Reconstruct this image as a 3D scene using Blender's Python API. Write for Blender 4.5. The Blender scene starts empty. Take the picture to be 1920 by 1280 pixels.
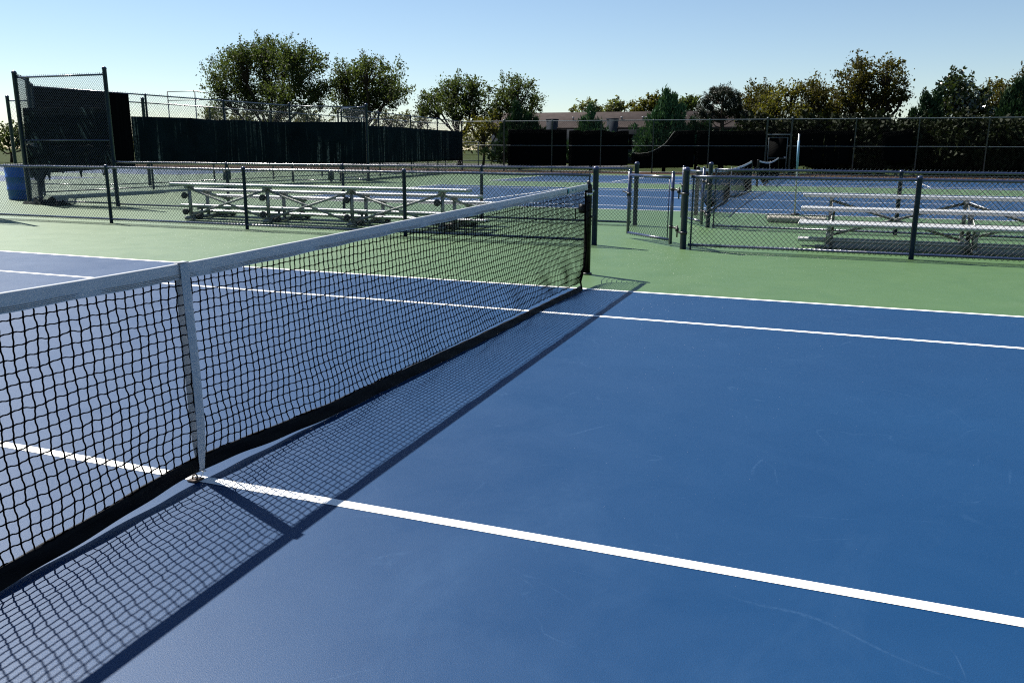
import bpy, math, random
import numpy as np
from mathutils import Matrix, Vector

random.seed(7)
rng = np.random.default_rng(11)
SC = bpy.context.scene
COL = SC.collection
R = math.radians

# ------------------------------------------------------------------ camera numbers (solved from the court lines)
CAM = np.array([2.43335, -2.65245, 1.38908])
YAW, PITCH, ROLL, FPX = -0.360676, -0.227427, 0.004764, 1555.64


def cam_axes():
    f = np.array([math.sin(YAW) * math.cos(PITCH), math.cos(YAW) * math.cos(PITCH), math.sin(PITCH)])
    r0 = np.array([math.cos(YAW), -math.sin(YAW), 0.0])
    u0 = np.cross(r0, f)
    return (r0 * math.cos(ROLL) + u0 * math.sin(ROLL), -r0 * math.sin(ROLL) + u0 * math.cos(ROLL), f)


AX = cam_axes()


def at(px, py, Y):
    """survey helper: the point of the vertical plane y=Y seen at photo pixel (px, py)"""
    r, u, f = AX
    d = f + r * (px - 960) / FPX - u * (py - 640) / FPX
    return CAM + d * (Y - CAM[1]) / d[1]


def mpp(px, py, Y):
    p = at(px, py, Y)
    return float((p - CAM) @ AX[2]) / FPX


# ------------------------------------------------------------------ mesh helpers
class G:
    def __init__(self):
        self.V, self.F, self.n = [], [], 0

    def add(self, V, *Fs):
        V = np.asarray(V, float).reshape(-1, 3)
        for F in Fs:
            F = np.asarray(F, np.int64)
            if F.size:
                self.F.append(F + self.n)
        self.V.append(V)
        self.n += len(V)
        return self

    def segs(self, P0, P1, r, k=4):
        """many separate straight tubes at once"""
        P0 = np.asarray(P0, float); P1 = np.asarray(P1, float)
        n = len(P0)
        if n == 0:
            return self
        d = P1 - P0
        d /= np.linalg.norm(d, axis=1)[:, None] + 1e-12
        ref = np.where(np.abs(d[:, 2:3]) > .9, np.array([[1., 0, 0]]), np.array([[0, 0, 1.]]))
        a = np.cross(d, ref); a /= np.linalg.norm(a, axis=1)[:, None]
        b = np.cross(d, a)
        r = np.broadcast_to(np.asarray(r, float), (n,))[:, None]
        V = np.zeros((n, 2, k, 3))
        for i in range(k):
            t = 2 * math.pi * (i + .5) / k
            o = (a * math.cos(t) + b * math.sin(t)) * r
            V[:, 0, i] = P0 + o; V[:, 1, i] = P1 + o
        base = (np.arange(n) * 2 * k)[:, None]
        F = [np.concatenate([base + i, base + (i + 1) % k, base + k + (i + 1) % k, base + k + i], 1) for i in range(k)]
        return self.add(V, np.concatenate(F, 0))

    def path(self, pts, r, k=10, cap=True):
        """one joined tube along a polyline"""
        P = np.asarray(pts, float); n = len(P)
        r = np.broadcast_to(np.asarray(r, float), (n,))
        T = np.gradient(P, axis=0) if n > 2 else np.repeat([P[1] - P[0]], 2, 0)
        T = T / (np.linalg.norm(T, axis=1)[:, None] + 1e-12)
        ref = np.array([0, 0, 1.]) if abs(T[0, 2]) < .9 else np.array([1., 0, 0])
        V = np.zeros((n, k, 3))
        a = None
        for i in range(n):
            a = np.cross(T[i], ref) if a is None else a - T[i] * (a @ T[i])
            a = a / np.linalg.norm(a); b = np.cross(T[i], a)
            for j in range(k):
                t = 2 * math.pi * j / k
                V[i, j] = P[i] + (a * math.cos(t) + b * math.sin(t)) * r[i]
        F = []
        for i in range(n - 1):
            for j in range(k):
                F.append((i * k + j, i * k + (j + 1) % k, (i + 1) * k + (j + 1) % k, (i + 1) * k + j))
        V = V.reshape(-1, 3)
        if cap:
            self.add(V, F, [list(range(k))[::-1]], [list(range((n - 1) * k, n * k))])
        else:
            self.add(V, F)
        return self

    def box(self, c, s, M=None):
        c = np.asarray(c, float); h = np.asarray(s, float) / 2
        V = np.array([[x, y, z] for z in (-1, 1) for y in (-1, 1) for x in (-1, 1)]) * h
        if M is not None:
            V = V @ np.asarray(M).T
        return self.add(V + c, [[0, 2, 3, 1], [4, 5, 7, 6], [0, 1, 5, 4], [2, 6, 7, 3], [0, 4, 6, 2], [1, 3, 7, 5]])

    def bar(self, p, q, w, t, up=(0, 0, 1)):
        """flat bar from p to q, w across (towards up), t thick"""
        p = np.asarray(p, float); q = np.asarray(q, float)
        d = q - p; L = np.linalg.norm(d); d /= L
        s = np.cross(d, np.asarray(up, float)); s /= np.linalg.norm(s); u = np.cross(s, d)
        return self.box((p + q) / 2, (L, t, w), np.stack([d, s, u], 1))

    def lathe(self, prof, c, k=14, M=None):
        prof = np.asarray(prof, float); n = len(prof)
        V = np.zeros((n, k, 3))
        for j in range(k):
            t = 2 * math.pi * j / k
            V[:, j, 0] = prof[:, 0] * math.cos(t); V[:, j, 1] = prof[:, 0] * math.sin(t); V[:, j, 2] = prof[:, 1]
        F = [(i * k + j, i * k + (j + 1) % k, (i + 1) * k + (j + 1) % k, (i + 1) * k + j) for i in range(n - 1) for j in range(k)]
        V = V.reshape(-1, 3)
        if M is not None:
            V = V @ np.asarray(M).T
        return self.add(V + np.asarray(c, float), F, [list(range(k))[::-1]], [list(range((n - 1) * k, n * k))])

    def grid(self, P):
        """P: (n, m, 3) sheet"""
        n, m = P.shape[:2]
        i, j = np.meshgrid(np.arange(n - 1), np.arange(m - 1), indexing='ij')
        a = (i * m + j).ravel()
        return self.add(P.reshape(-1, 3), np.stack([a, a + 1, a + m + 1, a + m], 1))

    def build(self, name, mat, parent=None, smooth=False, loc=None):
        V = np.concatenate(self.V, 0)
        if loc is not None:
            V = V - np.asarray(loc, float)
        me = bpy.data.meshes.new(name)
        idx = np.concatenate([f.ravel() for f in self.F])
        tot = np.concatenate([np.full(len(f), f.shape[1]) for f in self.F])
        st = np.concatenate([[0], np.cumsum(tot)[:-1]])
        me.vertices.add(len(V)); me.vertices.foreach_set('co', V.astype(np.float32).ravel())
        me.loops.add(len(idx)); me.loops.foreach_set('vertex_index', idx.astype(np.int32))
        me.polygons.add(len(tot)); me.polygons.foreach_set('loop_start', st.astype(np.int32))
        if smooth:
            me.polygons.foreach_set('use_smooth', np.ones(len(tot), bool))
        me.update(calc_edges=True); me.validate()
        me.materials.append(mat)
        o = bpy.data.objects.new(name, me); COL.objects.link(o)
        if parent is not None:
            o.parent = parent
            if loc is not None:
                o.location = loc
        elif loc is not None:
            o.location = loc
        return o


def tag(o, label, cat, group=None):
    o['label'] = label; o['category'] = cat
    if group: o['group'] = group
    return o


def thing(name, loc, label, cat, group=None, rz=0):
    o = bpy.data.objects.new(name, None); COL.objects.link(o)
    o.empty_display_size = .2
    o.location = loc; o.rotation_euler = (0, 0, rz)
    return tag(o, label, cat, group)


def part(g, name, mat, root, smooth=False, label=None):
    """mesh given in world coordinates, parented to an unrotated Empty"""
    L = np.array(root.matrix_basis.translation if root.parent is None else root.parent.matrix_basis.translation)
    V = np.concatenate(g.V, 0) - L
    h = G(); h.V = [V]; h.F = g.F; h.n = g.n
    o = h.build(name, mat, root, smooth)
    if label: o['label'] = label
    return o


def sub(g, name, mat, prt, root, smooth=False):
    L = np.array(root.matrix_basis.translation)
    h = G(); h.V = [np.concatenate(g.V, 0) - L]; h.F = g.F; h.n = g.n
    return h.build(name, mat, prt, smooth)


def dup(o, parent, loc):
    c = o.copy(); COL.objects.link(c); c.parent = parent; c.location = loc
    return c


def structure(g, name, mat, smooth=False):
    o = g.build(name, mat, None, smooth); o['kind'] = 'structure'
    return o


# ------------------------------------------------------------------ materials
def new_mat(name):
    m = bpy.data.materials.new(name); m.use_nodes = True
    nt = m.node_tree
    return m, nt, nt.nodes['Principled BSDF'], nt.nodes['Material Output']


def N(nt, typ, **kw):
    n = nt.nodes.new(typ)
    for k, v in kw.items():
        if k in n.inputs.keys() if hasattr(n.inputs, 'keys') else False:
            n.inputs[k].default_value = v
        else:
            setattr(n, k, v)
    return n


def noise(nt, vec, scale, detail=4, rough=.55, dist=0.0):
    n = nt.nodes.new('ShaderNodeTexNoise')
    n.inputs['Scale'].default_value = scale; n.inputs['Detail'].default_value = detail
    n.inputs['Roughness'].default_value = rough; n.inputs['Distortion'].default_value = dist
    if vec is not None: nt.links.new(vec, n.inputs['Vector'])
    return n.outputs['Fac']


def math_(nt, op, a, b=None, c=None, clamp=False):
    n = nt.nodes.new('ShaderNodeMath'); n.operation = op; n.use_clamp = clamp
    for i, v in enumerate((a, b, c)):
        if v is None: continue
        if isinstance(v, (int, float)): n.inputs[i].default_value = v
        else: nt.links.new(v, n.inputs[i])
    return n.outputs[0]


def ramp(nt, x, a, b, c0=0.0, c1=1.0):
    n = nt.nodes.new('ShaderNodeMapRange'); n.clamp = True
    nt.links.new(x, n.inputs['Value'])
    for k, v in (('From Min', a), ('From Max', b), ('To Min', c0), ('To Max', c1)): n.inputs[k].default_value = v
    return n.outputs['Result']


def mixc(nt, f, a, b, mode='MIX'):
    n = nt.nodes.new('ShaderNodeMix'); n.data_type = 'RGBA'; n.blend_type = mode
    if isinstance(f, (int, float)): n.inputs['Factor'].default_value = f
    else: nt.links.new(f, n.inputs['Factor'])
    for s, v in (('A', a), ('B', b)):
        i = [q for q in n.inputs if q.name == s and q.type == 'RGBA'][0]
        if isinstance(v, tuple): i.default_value = (*v, 1)
        else: nt.links.new(v, i)
    return [q for q in n.outputs if q.type == 'RGBA'][0]


def pos(nt):
    return nt.nodes.new('ShaderNodeNewGeometry').outputs['Position']


def stretch(nt, vec, s):
    n = nt.nodes.new('ShaderNodeVectorMath'); n.operation = 'MULTIPLY'
    nt.links.new(vec, n.inputs[0]); n.inputs[1].default_value = s
    return n.outputs[0]


def bump(nt, h, bsdf, strength, dist=.01):
    n = nt.nodes.new('ShaderNodeBump'); n.inputs['Strength'].default_value = strength; n.inputs['Distance'].default_value = dist
    nt.links.new(h, n.inputs['Height']); nt.links.new(n.outputs['Normal'], bsdf.inputs['Normal'])


def simple(name, col, rough=.5, metal=0., var=.2, vscale=6., spec=.5, bmp=0., col2=None):
    m, nt, b, out = new_mat(name)
    p = pos(nt)
    f = ramp(nt, noise(nt, p, vscale, 5, .6), .3, .7)
    lo = tuple(c * (1 - var) for c in col); hi = col2 or tuple(min(1, c * (1 + var)) for c in col)
    nt.links.new(mixc(nt, f, lo, hi), b.inputs['Base Color'])
    b.inputs['Metallic'].default_value = metal
    b.inputs['Specular IOR Level'].default_value = spec
    nt.links.new(ramp(nt, noise(nt, p, vscale * 3, 3), .3, .7, max(.03, rough - .08), min(1, rough + .08)), b.inputs['Roughness'])
    if bmp: bump(nt, noise(nt, p, vscale * 12, 4), b, bmp)
    return m


def court_mat(name, base, hi, rough, spec, scuff_col, scuff=.42):
    m, nt, b, out = new_mat(name)
    p = pos(nt)
    f1 = ramp(nt, noise(nt, p, .35, 5, .6, .4), .3, .72)
    f2 = ramp(nt, noise(nt, p, 2.2, 6, .65, .6), .3, .75)
    c = mixc(nt, math_(nt, 'MULTIPLY_ADD', f1, .55, math_(nt, 'MULTIPLY', f2, .45)), base, hi)
    # grain of the sand in the paint
    g = noise(nt, p, 260, 3, .75)
    gm = ramp(nt, g, .3, .7, .72, 1.28)
    mm = nt.nodes.new('ShaderNodeVectorMath'); mm.operation = 'SCALE'
    nt.links.new(c, mm.inputs[0]); nt.links.new(gm, mm.inputs['Scale'])
    c = mm.outputs[0]
    # thin curved scuffs, patchy
    for sc, wd, off in ((.55, .0035, 3.1), (.9, .0045, 17.7), (1.7, .006, 41.3)):
        v = nt.nodes.new('ShaderNodeVectorMath'); v.operation = 'ADD'
        nt.links.new(p, v.inputs[0]); v.inputs[1].default_value = (off, off * 1.7, 0)
        n = noise(nt, v.outputs[0], sc, 2, .4, .8)
        ln = ramp(nt, math_(nt, 'ABSOLUTE', math_(nt, 'SUBTRACT', n, .5)), 0, wd, 1, 0)
        msk = ramp(nt, noise(nt, v.outputs[0], sc * 2.3, 3, .6), .53, .64)
        brk = ramp(nt, noise(nt, v.outputs[0], 60, 3, .7), .35, .6)
        c = mixc(nt, math_(nt, 'MULTIPLY', math_(nt, 'MULTIPLY', math_(nt, 'MULTIPLY', ln, msk), brk), scuff), c, scuff_col)
    # broad faint dull wear
    wear = ramp(nt, noise(nt, stretch(nt, p, (1.0, .45, 1)), 1.1, 7, .72, 1.2), .55, .8)
    c = mixc(nt, math_(nt, 'MULTIPLY', wear, .22), c, scuff_col)
    # bits of leaf and grit
    vo = nt.nodes.new('ShaderNodeTexVoronoi'); vo.inputs['Scale'].default_value = 1.9; vo.inputs['Randomness'].default_value = 1
    nt.links.new(p, vo.inputs['Vector'])
    sep = nt.nodes.new('ShaderNodeSeparateColor'); nt.links.new(vo.outputs['Color'], sep.inputs[0])
    pick = math_(nt, 'GREATER_THAN', sep.outputs[0], .94)
    size = math_(nt, 'MULTIPLY_ADD', sep.outputs[1], .010, .006)
    spot = math_(nt, 'MULTIPLY', math_(nt, 'LESS_THAN', vo.outputs['Distance'], size), pick)
    c = mixc(nt, math_(nt, 'MULTIPLY', spot, .75), c, mixc(nt, math_(nt, 'GREATER_THAN', sep.outputs[2], .35), (.08, .05, .03), (.55, .52, .45)))
    nt.links.new(c, b.inputs['Base Color'])
    b.inputs['IOR'].default_value = spec
    nt.links.new(ramp(nt, f2, 0, 1, rough - .04, rough + .05), b.inputs['Roughness'])
    bump(nt, g, b, .3, .003)
    return m


M = {}
M['blue'] = court_mat('blue_acrylic', (.0020, .027, .083), (.0036, .035, .100), .47, 1.30, (.03, .075, .155))
M['green'] = court_mat('green_acrylic', (.044, .094, .031), (.056, .110, .040), .50, 1.42, (.10, .145, .09), .25)
M['line'] = simple('white_line_paint', (.80, .80, .78), .6, var=.07, vscale=9, bmp=.1)
M['post'] = simple('teal_painted_steel', (.017, .027, .080), .34, var=.25, vscale=9, spec=.5, bmp=.05)
M['rail'] = simple('teal_painted_pipe', (.022, .034, .082), .24, var=.25, vscale=7, spec=1.0, bmp=.05)
M['wire'] = simple('dark_vinyl_wire', (.010, .016, .018), .3, var=.2, spec=.9)
M['farwire'] = simple('far_fence_wire', (.004, .006, .0065), .6, var=.2, spec=.03)
M['farpost'] = simple('weathered_teal_steel', (.085, .11, .125), .4, var=.25, spec=.6)
M['black'] = simple('black_hardware', (.010, .010, .011), .4, var=.3, spec=.5)
M['netpost'] = simple('black_post_paint', (.003, .003, .0035), .35, var=.3, spec=.2)
M['cord'] = simple('black_net_cord', (.002, .002, .0025), .9, var=.2, spec=.0)
M['band'] = simple('black_vinyl_band', (.002, .002, .003), .6, var=.5, vscale=14, spec=.12, bmp=.3)
M['alu'] = simple('mill_aluminium', (.46, .47, .48), .42, .35, var=.1, vscale=5)
M['galv'] = simple('dull_galvanised', (0.2604, 0.2666, 0.2604), .45, .6, var=.2, vscale=7)
M['steel'] = simple('bright_steel', (.6, .6, .6), .25, .9, var=.15, vscale=20)
M['rust'] = simple('rusty_steel', (.045, .027, .018), .6, .3, var=.4, vscale=40)
M['rubber'] = simple('black_rubber', (.012, .012, .012), .7, var=.3)
M['foam'] = simple('grey_foam', (.40, .37, .32), .9, var=.25, vscale=25, bmp=.4)
M['grip'] = simple('pale_blue_grip', (0.1240, 0.2604, 0.3844), .5, var=.1)
M['barrel'] = simple('blue_plastic', (.010, .10, .42), .42, var=.12, vscale=3)
M['barrelrim'] = simple('dark_blue_rim', (.02, .04, .09), .5, var=.1)
M['box'] = simple('dark_green_box', (.015, .04, .035), .5, var=.2)
M['twig'] = simple('dark_twigs', (.006, .005, .004), .9, spec=0, var=.3)
M['bark'] = simple('bark', (.030, .024, .018), .9, spec=.05, var=.4, vscale=10, bmp=.5)
M['roof'] = simple('brown_shingle', (.044, .036, .034), .85, spec=.02, var=.18, vscale=1.8, bmp=.2)
M['wall'] = simple('grey_blue_siding', (.030, .036, .046), .8, spec=.02, var=.1, vscale=1.2)
M['vent'] = simple('roof_vent_metal', (0.4030, 0.4092, 0.4216), .4, .3, var=.1)
M['road'] = simple('asphalt', (.05, .05, .052), .9, var=.2, vscale=2, spec=.1)
M['mulch'] = simple('reddish_mulch', (.046, .026, .018), .95, var=.45, vscale=6, spec=.05, bmp=.6)
M['grass'] = simple('dry_turf', (.030, .034, .010), .95, var=.4, vscale=.8, spec=.05, col2=(.030, .048, .010), bmp=.6)
M['thread'] = simple('dull_thread', (.16, .13, .11), .8, var=.2)
M['mark'] = simple('teal_print', (.01, .22, .28), .6, var=.1)


def tape_mat():
    m, nt, b, out = new_mat('white_tape_fabric')
    p = pos(nt)
    f = ramp(nt, noise(nt, stretch(nt, p, (4, 4, 40)), 3, 5, .6), .3, .7)
    nt.links.new(mixc(nt, f, (.40, .43, .47), (.52, .54, .57)), b.inputs['Base Color'])
    b.inputs['Roughness'].default_value = .75
    tr = nt.nodes.new('ShaderNodeBsdfTranslucent'); tr.inputs['Color'].default_value = (.45, .50, .56, 1)
    mx = nt.nodes.new('ShaderNodeMixShader'); mx.inputs[0].default_value = .16
    nt.links.new(b.outputs[0], mx.inputs[1]); nt.links.new(tr.outputs[0], mx.inputs[2]); nt.links.new(mx.outputs[0], out.inputs[0])
    bump(nt, noise(nt, stretch(nt, p, (1, 1, 9)), 30, 4), b, .04)
    return m


M['tape'] = tape_mat()


def screen_mat(name, dark, streak, amount, trans=.12, torn=False):
    m, nt, b, out = new_mat(name)
    p = pos(nt)
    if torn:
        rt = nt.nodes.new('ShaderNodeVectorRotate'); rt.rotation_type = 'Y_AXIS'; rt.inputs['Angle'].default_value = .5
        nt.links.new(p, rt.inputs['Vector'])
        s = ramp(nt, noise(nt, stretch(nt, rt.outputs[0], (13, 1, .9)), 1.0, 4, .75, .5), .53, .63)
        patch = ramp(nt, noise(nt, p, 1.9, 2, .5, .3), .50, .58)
    else:
        s1 = noise(nt, stretch(nt, p, (0.01, 8.5, .16)), 1.0, 3, .7)
        s = ramp(nt, s1, .56, .62)
        patch = ramp(nt, noise(nt, p, .45, 2), .38, .62)
    fine = ramp(nt, noise(nt, p, 14, 4, .7), .4, .6)
    f = math_(nt, 'MULTIPLY', math_(nt, 'MULTIPLY', s, patch), math_(nt, 'MULTIPLY', fine, amount))
    base = mixc(nt, ramp(nt, noise(nt, p, 1.3, 4), .3, .7), dark, tuple(c * 1.9 for c in dark))
    nt.links.new(mixc(nt, f, base, streak), b.inputs['Base Color'])
    b.inputs['Roughness'].default_value = .8; b.inputs['Specular IOR Level'].default_value = .04
    tr = nt.nodes.new('ShaderNodeBsdfTranslucent'); tr.inputs['Color'].default_value = (.016, .05, .056, 1)
    mx = nt.nodes.new('ShaderNodeMixShader'); mx.inputs[0].default_value = trans
    nt.links.new(b.outputs[0], mx.inputs[1]); nt.links.new(tr.outputs[0], mx.inputs[2]); nt.links.new(mx.outputs[0], out.inputs[0])
    return m


M['screen'] = screen_mat('black_windscreen', (.0045, .0085, .0105), (.26, .29, .25), 1.0, .22)
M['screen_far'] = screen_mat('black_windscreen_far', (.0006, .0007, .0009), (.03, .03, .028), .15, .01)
M['screen_torn'] = screen_mat('shredded_windscreen', (.0014, .0032, .004), (.34, .40, .36), 1.0, .12, True)  # pale streak colour paints in torn shreds lit by the sun behind


def leaf_mat(name, a, b_, c_, trans=.45, rough=.6, spec=.12):
    m, nt, b, out = new_mat(name)
    geo = nt.nodes.new('ShaderNodeNewGeometry')
    rnd = geo.outputs['Random Per Island']
    cl = ramp(nt, noise(nt, geo.outputs['Position'], .9, 3, .6), .35, .65)
    c = mixc(nt, ramp(nt, rnd, .1, .9), a, b_)
    c = mixc(nt, math_(nt, 'MULTIPLY', cl, .75), c, c_)
    nt.links.new(c, b.inputs['Base Color'])
    b.inputs['Roughness'].default_value = rough; b.inputs['Specular IOR Level'].default_value = spec
    tr = nt.nodes.new('ShaderNodeBsdfTranslucent')
    mul = mixc(nt, 1.0, c, (1.35, 1.4, .7), 'MULTIPLY')
    nt.links.new(mul, tr.inputs['Color'])
    mx = nt.nodes.new('ShaderNodeMixShader'); mx.inputs[0].default_value = trans
    nt.links.new(b.outputs[0], mx.inputs[1]); nt.links.new(tr.outputs[0], mx.inputs[2]); nt.links.new(mx.outputs[0], out.inputs[0])
    return m


M['leaf_elm'] = leaf_mat('elm_leaves', (.026, .042, .014), (.058, .078, .026), (.048, .060, .022))
M['leaf_dull'] = leaf_mat('dull_leaves', (0.0372, 0.0484, 0.0223), (0.0670, 0.0707, 0.0372), (0.0744, 0.0670, 0.0372))
M['leaf_yellow'] = leaf_mat('yellowing_leaves', (0.0606, 0.0606, 0.0129), (0.1069, 0.0927, 0.0178), (0.0428, 0.0499, 0.0129))
M['leaf_oak'] = leaf_mat('bronze_leaves', (0.0285, 0.0321, 0.0085), (0.0606, 0.0499, 0.0114), (0.0463, 0.0428, 0.0107))
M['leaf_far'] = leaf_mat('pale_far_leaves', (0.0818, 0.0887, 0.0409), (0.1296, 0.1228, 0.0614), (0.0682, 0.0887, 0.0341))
M['leaf_gloss'] = leaf_mat('glossy_leaves', (0.0205, 0.0341, 0.0123), (0.0375, 0.0512, 0.0171), (0.0205, 0.0307, 0.0109), .2, .25, .7)
M['leaf_juniper'] = leaf_mat('juniper_sprays', (0.0135, 0.0330, 0.0165), (0.0270, 0.0510, 0.0210), (0.0180, 0.0390, 0.0180), .08, .6, .08)
M['leaf_juniper_lit'] = leaf_mat('lit_juniper_sprays', (0.0297, 0.0726, 0.0363), (0.0594, 0.1122, 0.0462), (0.0396, 0.0858, 0.0396), .08, .6, .08)  # brighter copy of the juniper colours, sunlit look put into the base
M['leaf_pine'] = leaf_mat('pine_needles', (0.0112, 0.0174, 0.0087), (0.0186, 0.0260, 0.0112), (0.0186, 0.0217, 0.0099), .12, .5, .3)
M['leaf_shade'] = leaf_mat('shaded_understory_leaves', (0.0070, 0.0110, 0.0040), (0.0140, 0.0200, 0.0070), (0.0100, 0.0140, 0.0060), .1, .6, .06)  # leaf colour darkened to carry the shade under the trees

# ------------------------------------------------------------------ ground and courts
g = G()
NR = 40
g.add([(-700, -200, -.03), (700, -200, -.03), (700, 1200, -.03), (-700, 1200, -.03)], [[0, 1, 2, 3]])
structure(g, 'ground', M['grass'])


def sheet(name, x0, x1, y0, y1, z, mat):
    return structure(G().add([(x0, y0, z), (x1, y0, z), (x1, y1, z), (x0, y1, z)], [[0, 1, 2, 3]]), name, mat)


sheet('court_surface', -60, 24, -14, 46.3, 0, M['green'])
CX2 = -.3
COURTS = [(0.0, 0.0), (CX2, 22.445), (CX2, 38.2), (-41.5, 22.445), (-41.5, 38.2)]
for i, (cx, cy) in enumerate(COURTS):
    sheet('blue_court', cx - 11.89, cx + 11.89, cy - 5.485, cy + 5.485, .004, M['blue'])
    g = G()
    w = .05; z = .0058
    def ln(x0, x1, y0, y1):
        g.add([(x0, y0, z), (x1, y0, z), (x1, y1, z), (x0, y1, z)], [[0, 1, 2, 3]])
    for s in (-1, 1):
        yo = cy + s * 5.485; ln(cx - 11.89, cx + 11.89, min(yo, yo - s * w), max(yo, yo - s * w))
        yi = cy + s * 4.115; ln(cx - 11.84, cx + 11.84, yi - w / 2, yi + w / 2)
        xb = cx + s * 11.89; ln(min(xb, xb - s * w), max(xb, xb - s * w), cy - 5.43, cy + 5.43)
        xs = cx + s * 6.4; ln(xs - w / 2, xs + w / 2, cy - 4.085, cy + 4.085)
    ln(cx - 6.37, cx + 6.37, cy - .0275, cy + .0275)
    structure(g, 'court_lines', M['line'])
sheet('mulch_bed', -60, 30, 46.3, 53.2, -.012, M['mulch'])
sheet('grass_verge', -60, 30, 53.2, 64, -.016, M['grass'])
sheet('road', -70, -14, 66, 74, -.012, M['road'])


# ------------------------------------------------------------------ tennis nets
def net_fn(cx, cy, root, cell, sub_n, r, knot, detail, y0=-6.4, y1=6.4, lean=1.0):
    """netting, tape, bottom band"""
    def ztop(v): return (.932 + .014 * (np.sqrt(v * v + .25) - .5)) if detail else .87 + .15 * (np.abs(v) / 6.4) ** 1.7
    def xpl(v): return -.0155 * v if detail else 0 * v
    def xbot(v):
        a = np.abs(v)
        return lean * (.078 * (1 - np.exp(-(a / 1.1) ** 1.6)) + .015 * a) + lean * .006 * np.sin(v * 2.3 + .7) * np.minimum(1, a)
    def zbot(v):
        return .032 * np.exp(-(np.abs(v) / .55) ** 2) + .006
    def pt(v, t):
        """v: place along the net, t: 0 at ground edge .. 1 at top"""
        zt = ztop(v) - .02; zb = zbot(v)
        z = zb + (zt - zb) * t
        x = xpl(v) + (xbot(v) - xpl(v)) * (1 - t) ** 2.2
        if detail:
            x = x + .009 * np.sin(v * 3.1 + 1.2) * (1 - t) ** 1.2 * t * 3 + .014 * np.sin(v * 7.3 + 4 * t) * np.exp(-((t - .20) / .09) ** 2)
        # the ends are slack and pulled in at the ground
        e = np.clip((np.abs(v) - 3.4) / 3.0, 0, 1) ** 1.7
        y = v - np.sign(v) * e * (6.4 - np.interp(z, [0, .08, .2, .35, .49, .82, .98], [5.31, 5.40, 5.78, 6.03, 6.16, 6.33, 6.37]))
        if detail:
            y = y + .012 * np.sin(v * 11) * np.exp(-(t / .2) ** 2)
        return np.stack([cx + x, cy + y, z], -1)
    nc = int(round((y1 - y0) / (cell * (.975 if detail else 1)))); nrow = int(round(.86 / cell))
    vs = np.linspace(y0, y1, nc + 1); ts = np.linspace(.075, .972, nrow + 1)
    jv = rng.normal(0, .0027 if detail else 0, (nc + 1, nrow + 1)); jt = rng.normal(0, .0027 if detail else 0, (nc + 1, nrow + 1))
    if detail:   # twine runs slightly diagonal through each knot
        jv += .003 * np.sin(np.arange(nc + 1)[:, None] * .37 + np.arange(nrow + 1)[None] * .9)
    VV = vs[:, None] + jv; TT = np.clip(ts[None] + jt, .07, .98)
    gn = G()
    def strand(a0, a1, axis):
        v0, t0, v1, t1 = VV[a0], TT[a0], VV[a1], TT[a1]
        prev = pt(v0, t0)
        for q in range(1, sub_n + 1):
            s = q / sub_n
            wob = .0017 * math.sin(2 * math.pi * s) if (detail and sub_n > 1) else 0
            vv = v0 + (v1 - v0) * s + (wob if axis else 0)
            tt = t0 + (t1 - t0) * s + (0 if axis else wob)
            cur = pt(vv, tt)
            gn.segs(prev.reshape(-1, 3), cur.reshape(-1, 3), r, 4 if detail else 3)
            prev = cur
    strand((slice(0, -1), slice(0, None)), (slice(1, None), slice(0, None)), 0)
    strand((slice(0, None), slice(0, -1)), (slice(0, None), slice(1, None)), 1)
    if detail:   # knots
        K = pt(VV, TT).reshape(-1, 3)
        o = np.array([[1, 0, 0], [-1, 0, 0], [0, 1, 0], [0, -1, 0], [0, 0, 1], [0, 0, -1]]) * np.array([knot, knot * 1.25, knot * 1.1])
        V = (K[:, None] + o[None]).reshape(-1, 3)
        tri = np.array([[0, 2, 4], [2, 1, 4], [1, 3, 4], [3, 0, 4], [2, 0, 5], [1, 2, 5], [3, 1, 5], [0, 3, 5]])
        gn.add(V, (np.arange(len(K))[:, None, None] * 6 + tri[None]).reshape(-1, 3))
        # doubled selvedge cord laced to each post end
        for v in (y0, y1):
            tt = np.linspace(.0, .98, 40)
            gn.path(pt(np.full(40, v), tt), .009, 6)
    part(gn, 'netting', M['cord'], root)
    # white tape: folded over the cable
    n = 420 if detail else 90
    v = np.linspace(y0, y1, n); zt = ztop(v)
    wv = .0015 * np.sin(v * 9) + .001 * np.sin(v * 23) if detail else 0 * v
    prof = [(.0085, -.062), (.0095, -.045), (.0075, -.028), (.0095, -.010), (.006, 0.0), (0, .0035), (-.006, 0), (-.0095, -.010), (-.0075, -.028), (-.0095, -.045), (-.0085, -.062)]
    P = np.stack([np.stack([cx + xpl(v) + dx + wv * (1 if dx > 0 else -1) * (-dz / .06), cy + v, zt + dz + (.0018 * np.sin(v * 13 + 2) * (-dz / .06) if detail else 0)], -1) for dx, dz in prof], 1)
    gt = G().grid(P)
    tape = part(gt, 'top_tape', M['tape'], root, True)
    # black bottom band, lying against the ground away from the strap
    n = 300 if detail else 80
    v = np.linspace(y0 + .02, y1 - .02, n)
    rows = []
    for dt, off in ((0.0, 0.0), (.022, .0), (.05, -.002), (.078, 0.0)):
        q = pt(v, dt * (1 - .45 * np.clip((np.abs(v) - .8) / 3.5, 0, 1))); q[:, 0] += .004 + off + (.004 * np.sin(v * 17 + dt * 60) if detail else 0)
        rows.append(q)
    rows2 = []
    for q in rows[::-1]:
        q = q.copy(); q[:, 0] -= .009; rows2.append(q)
    P = np.stack(rows + rows2 + [rows[0]], 1)
    part(G().grid(P), 'bottom_band', M['band'], root, True)
    return pt, ztop, tape


root = thing('tennis_net', (0, 0, 0), 'black tennis net with white top tape crossing the nearest blue court', 'tennis net')
pt, ztop, tape = net_fn(0, 0, root, .0447, 3, .0028, .0062, True)
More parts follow.
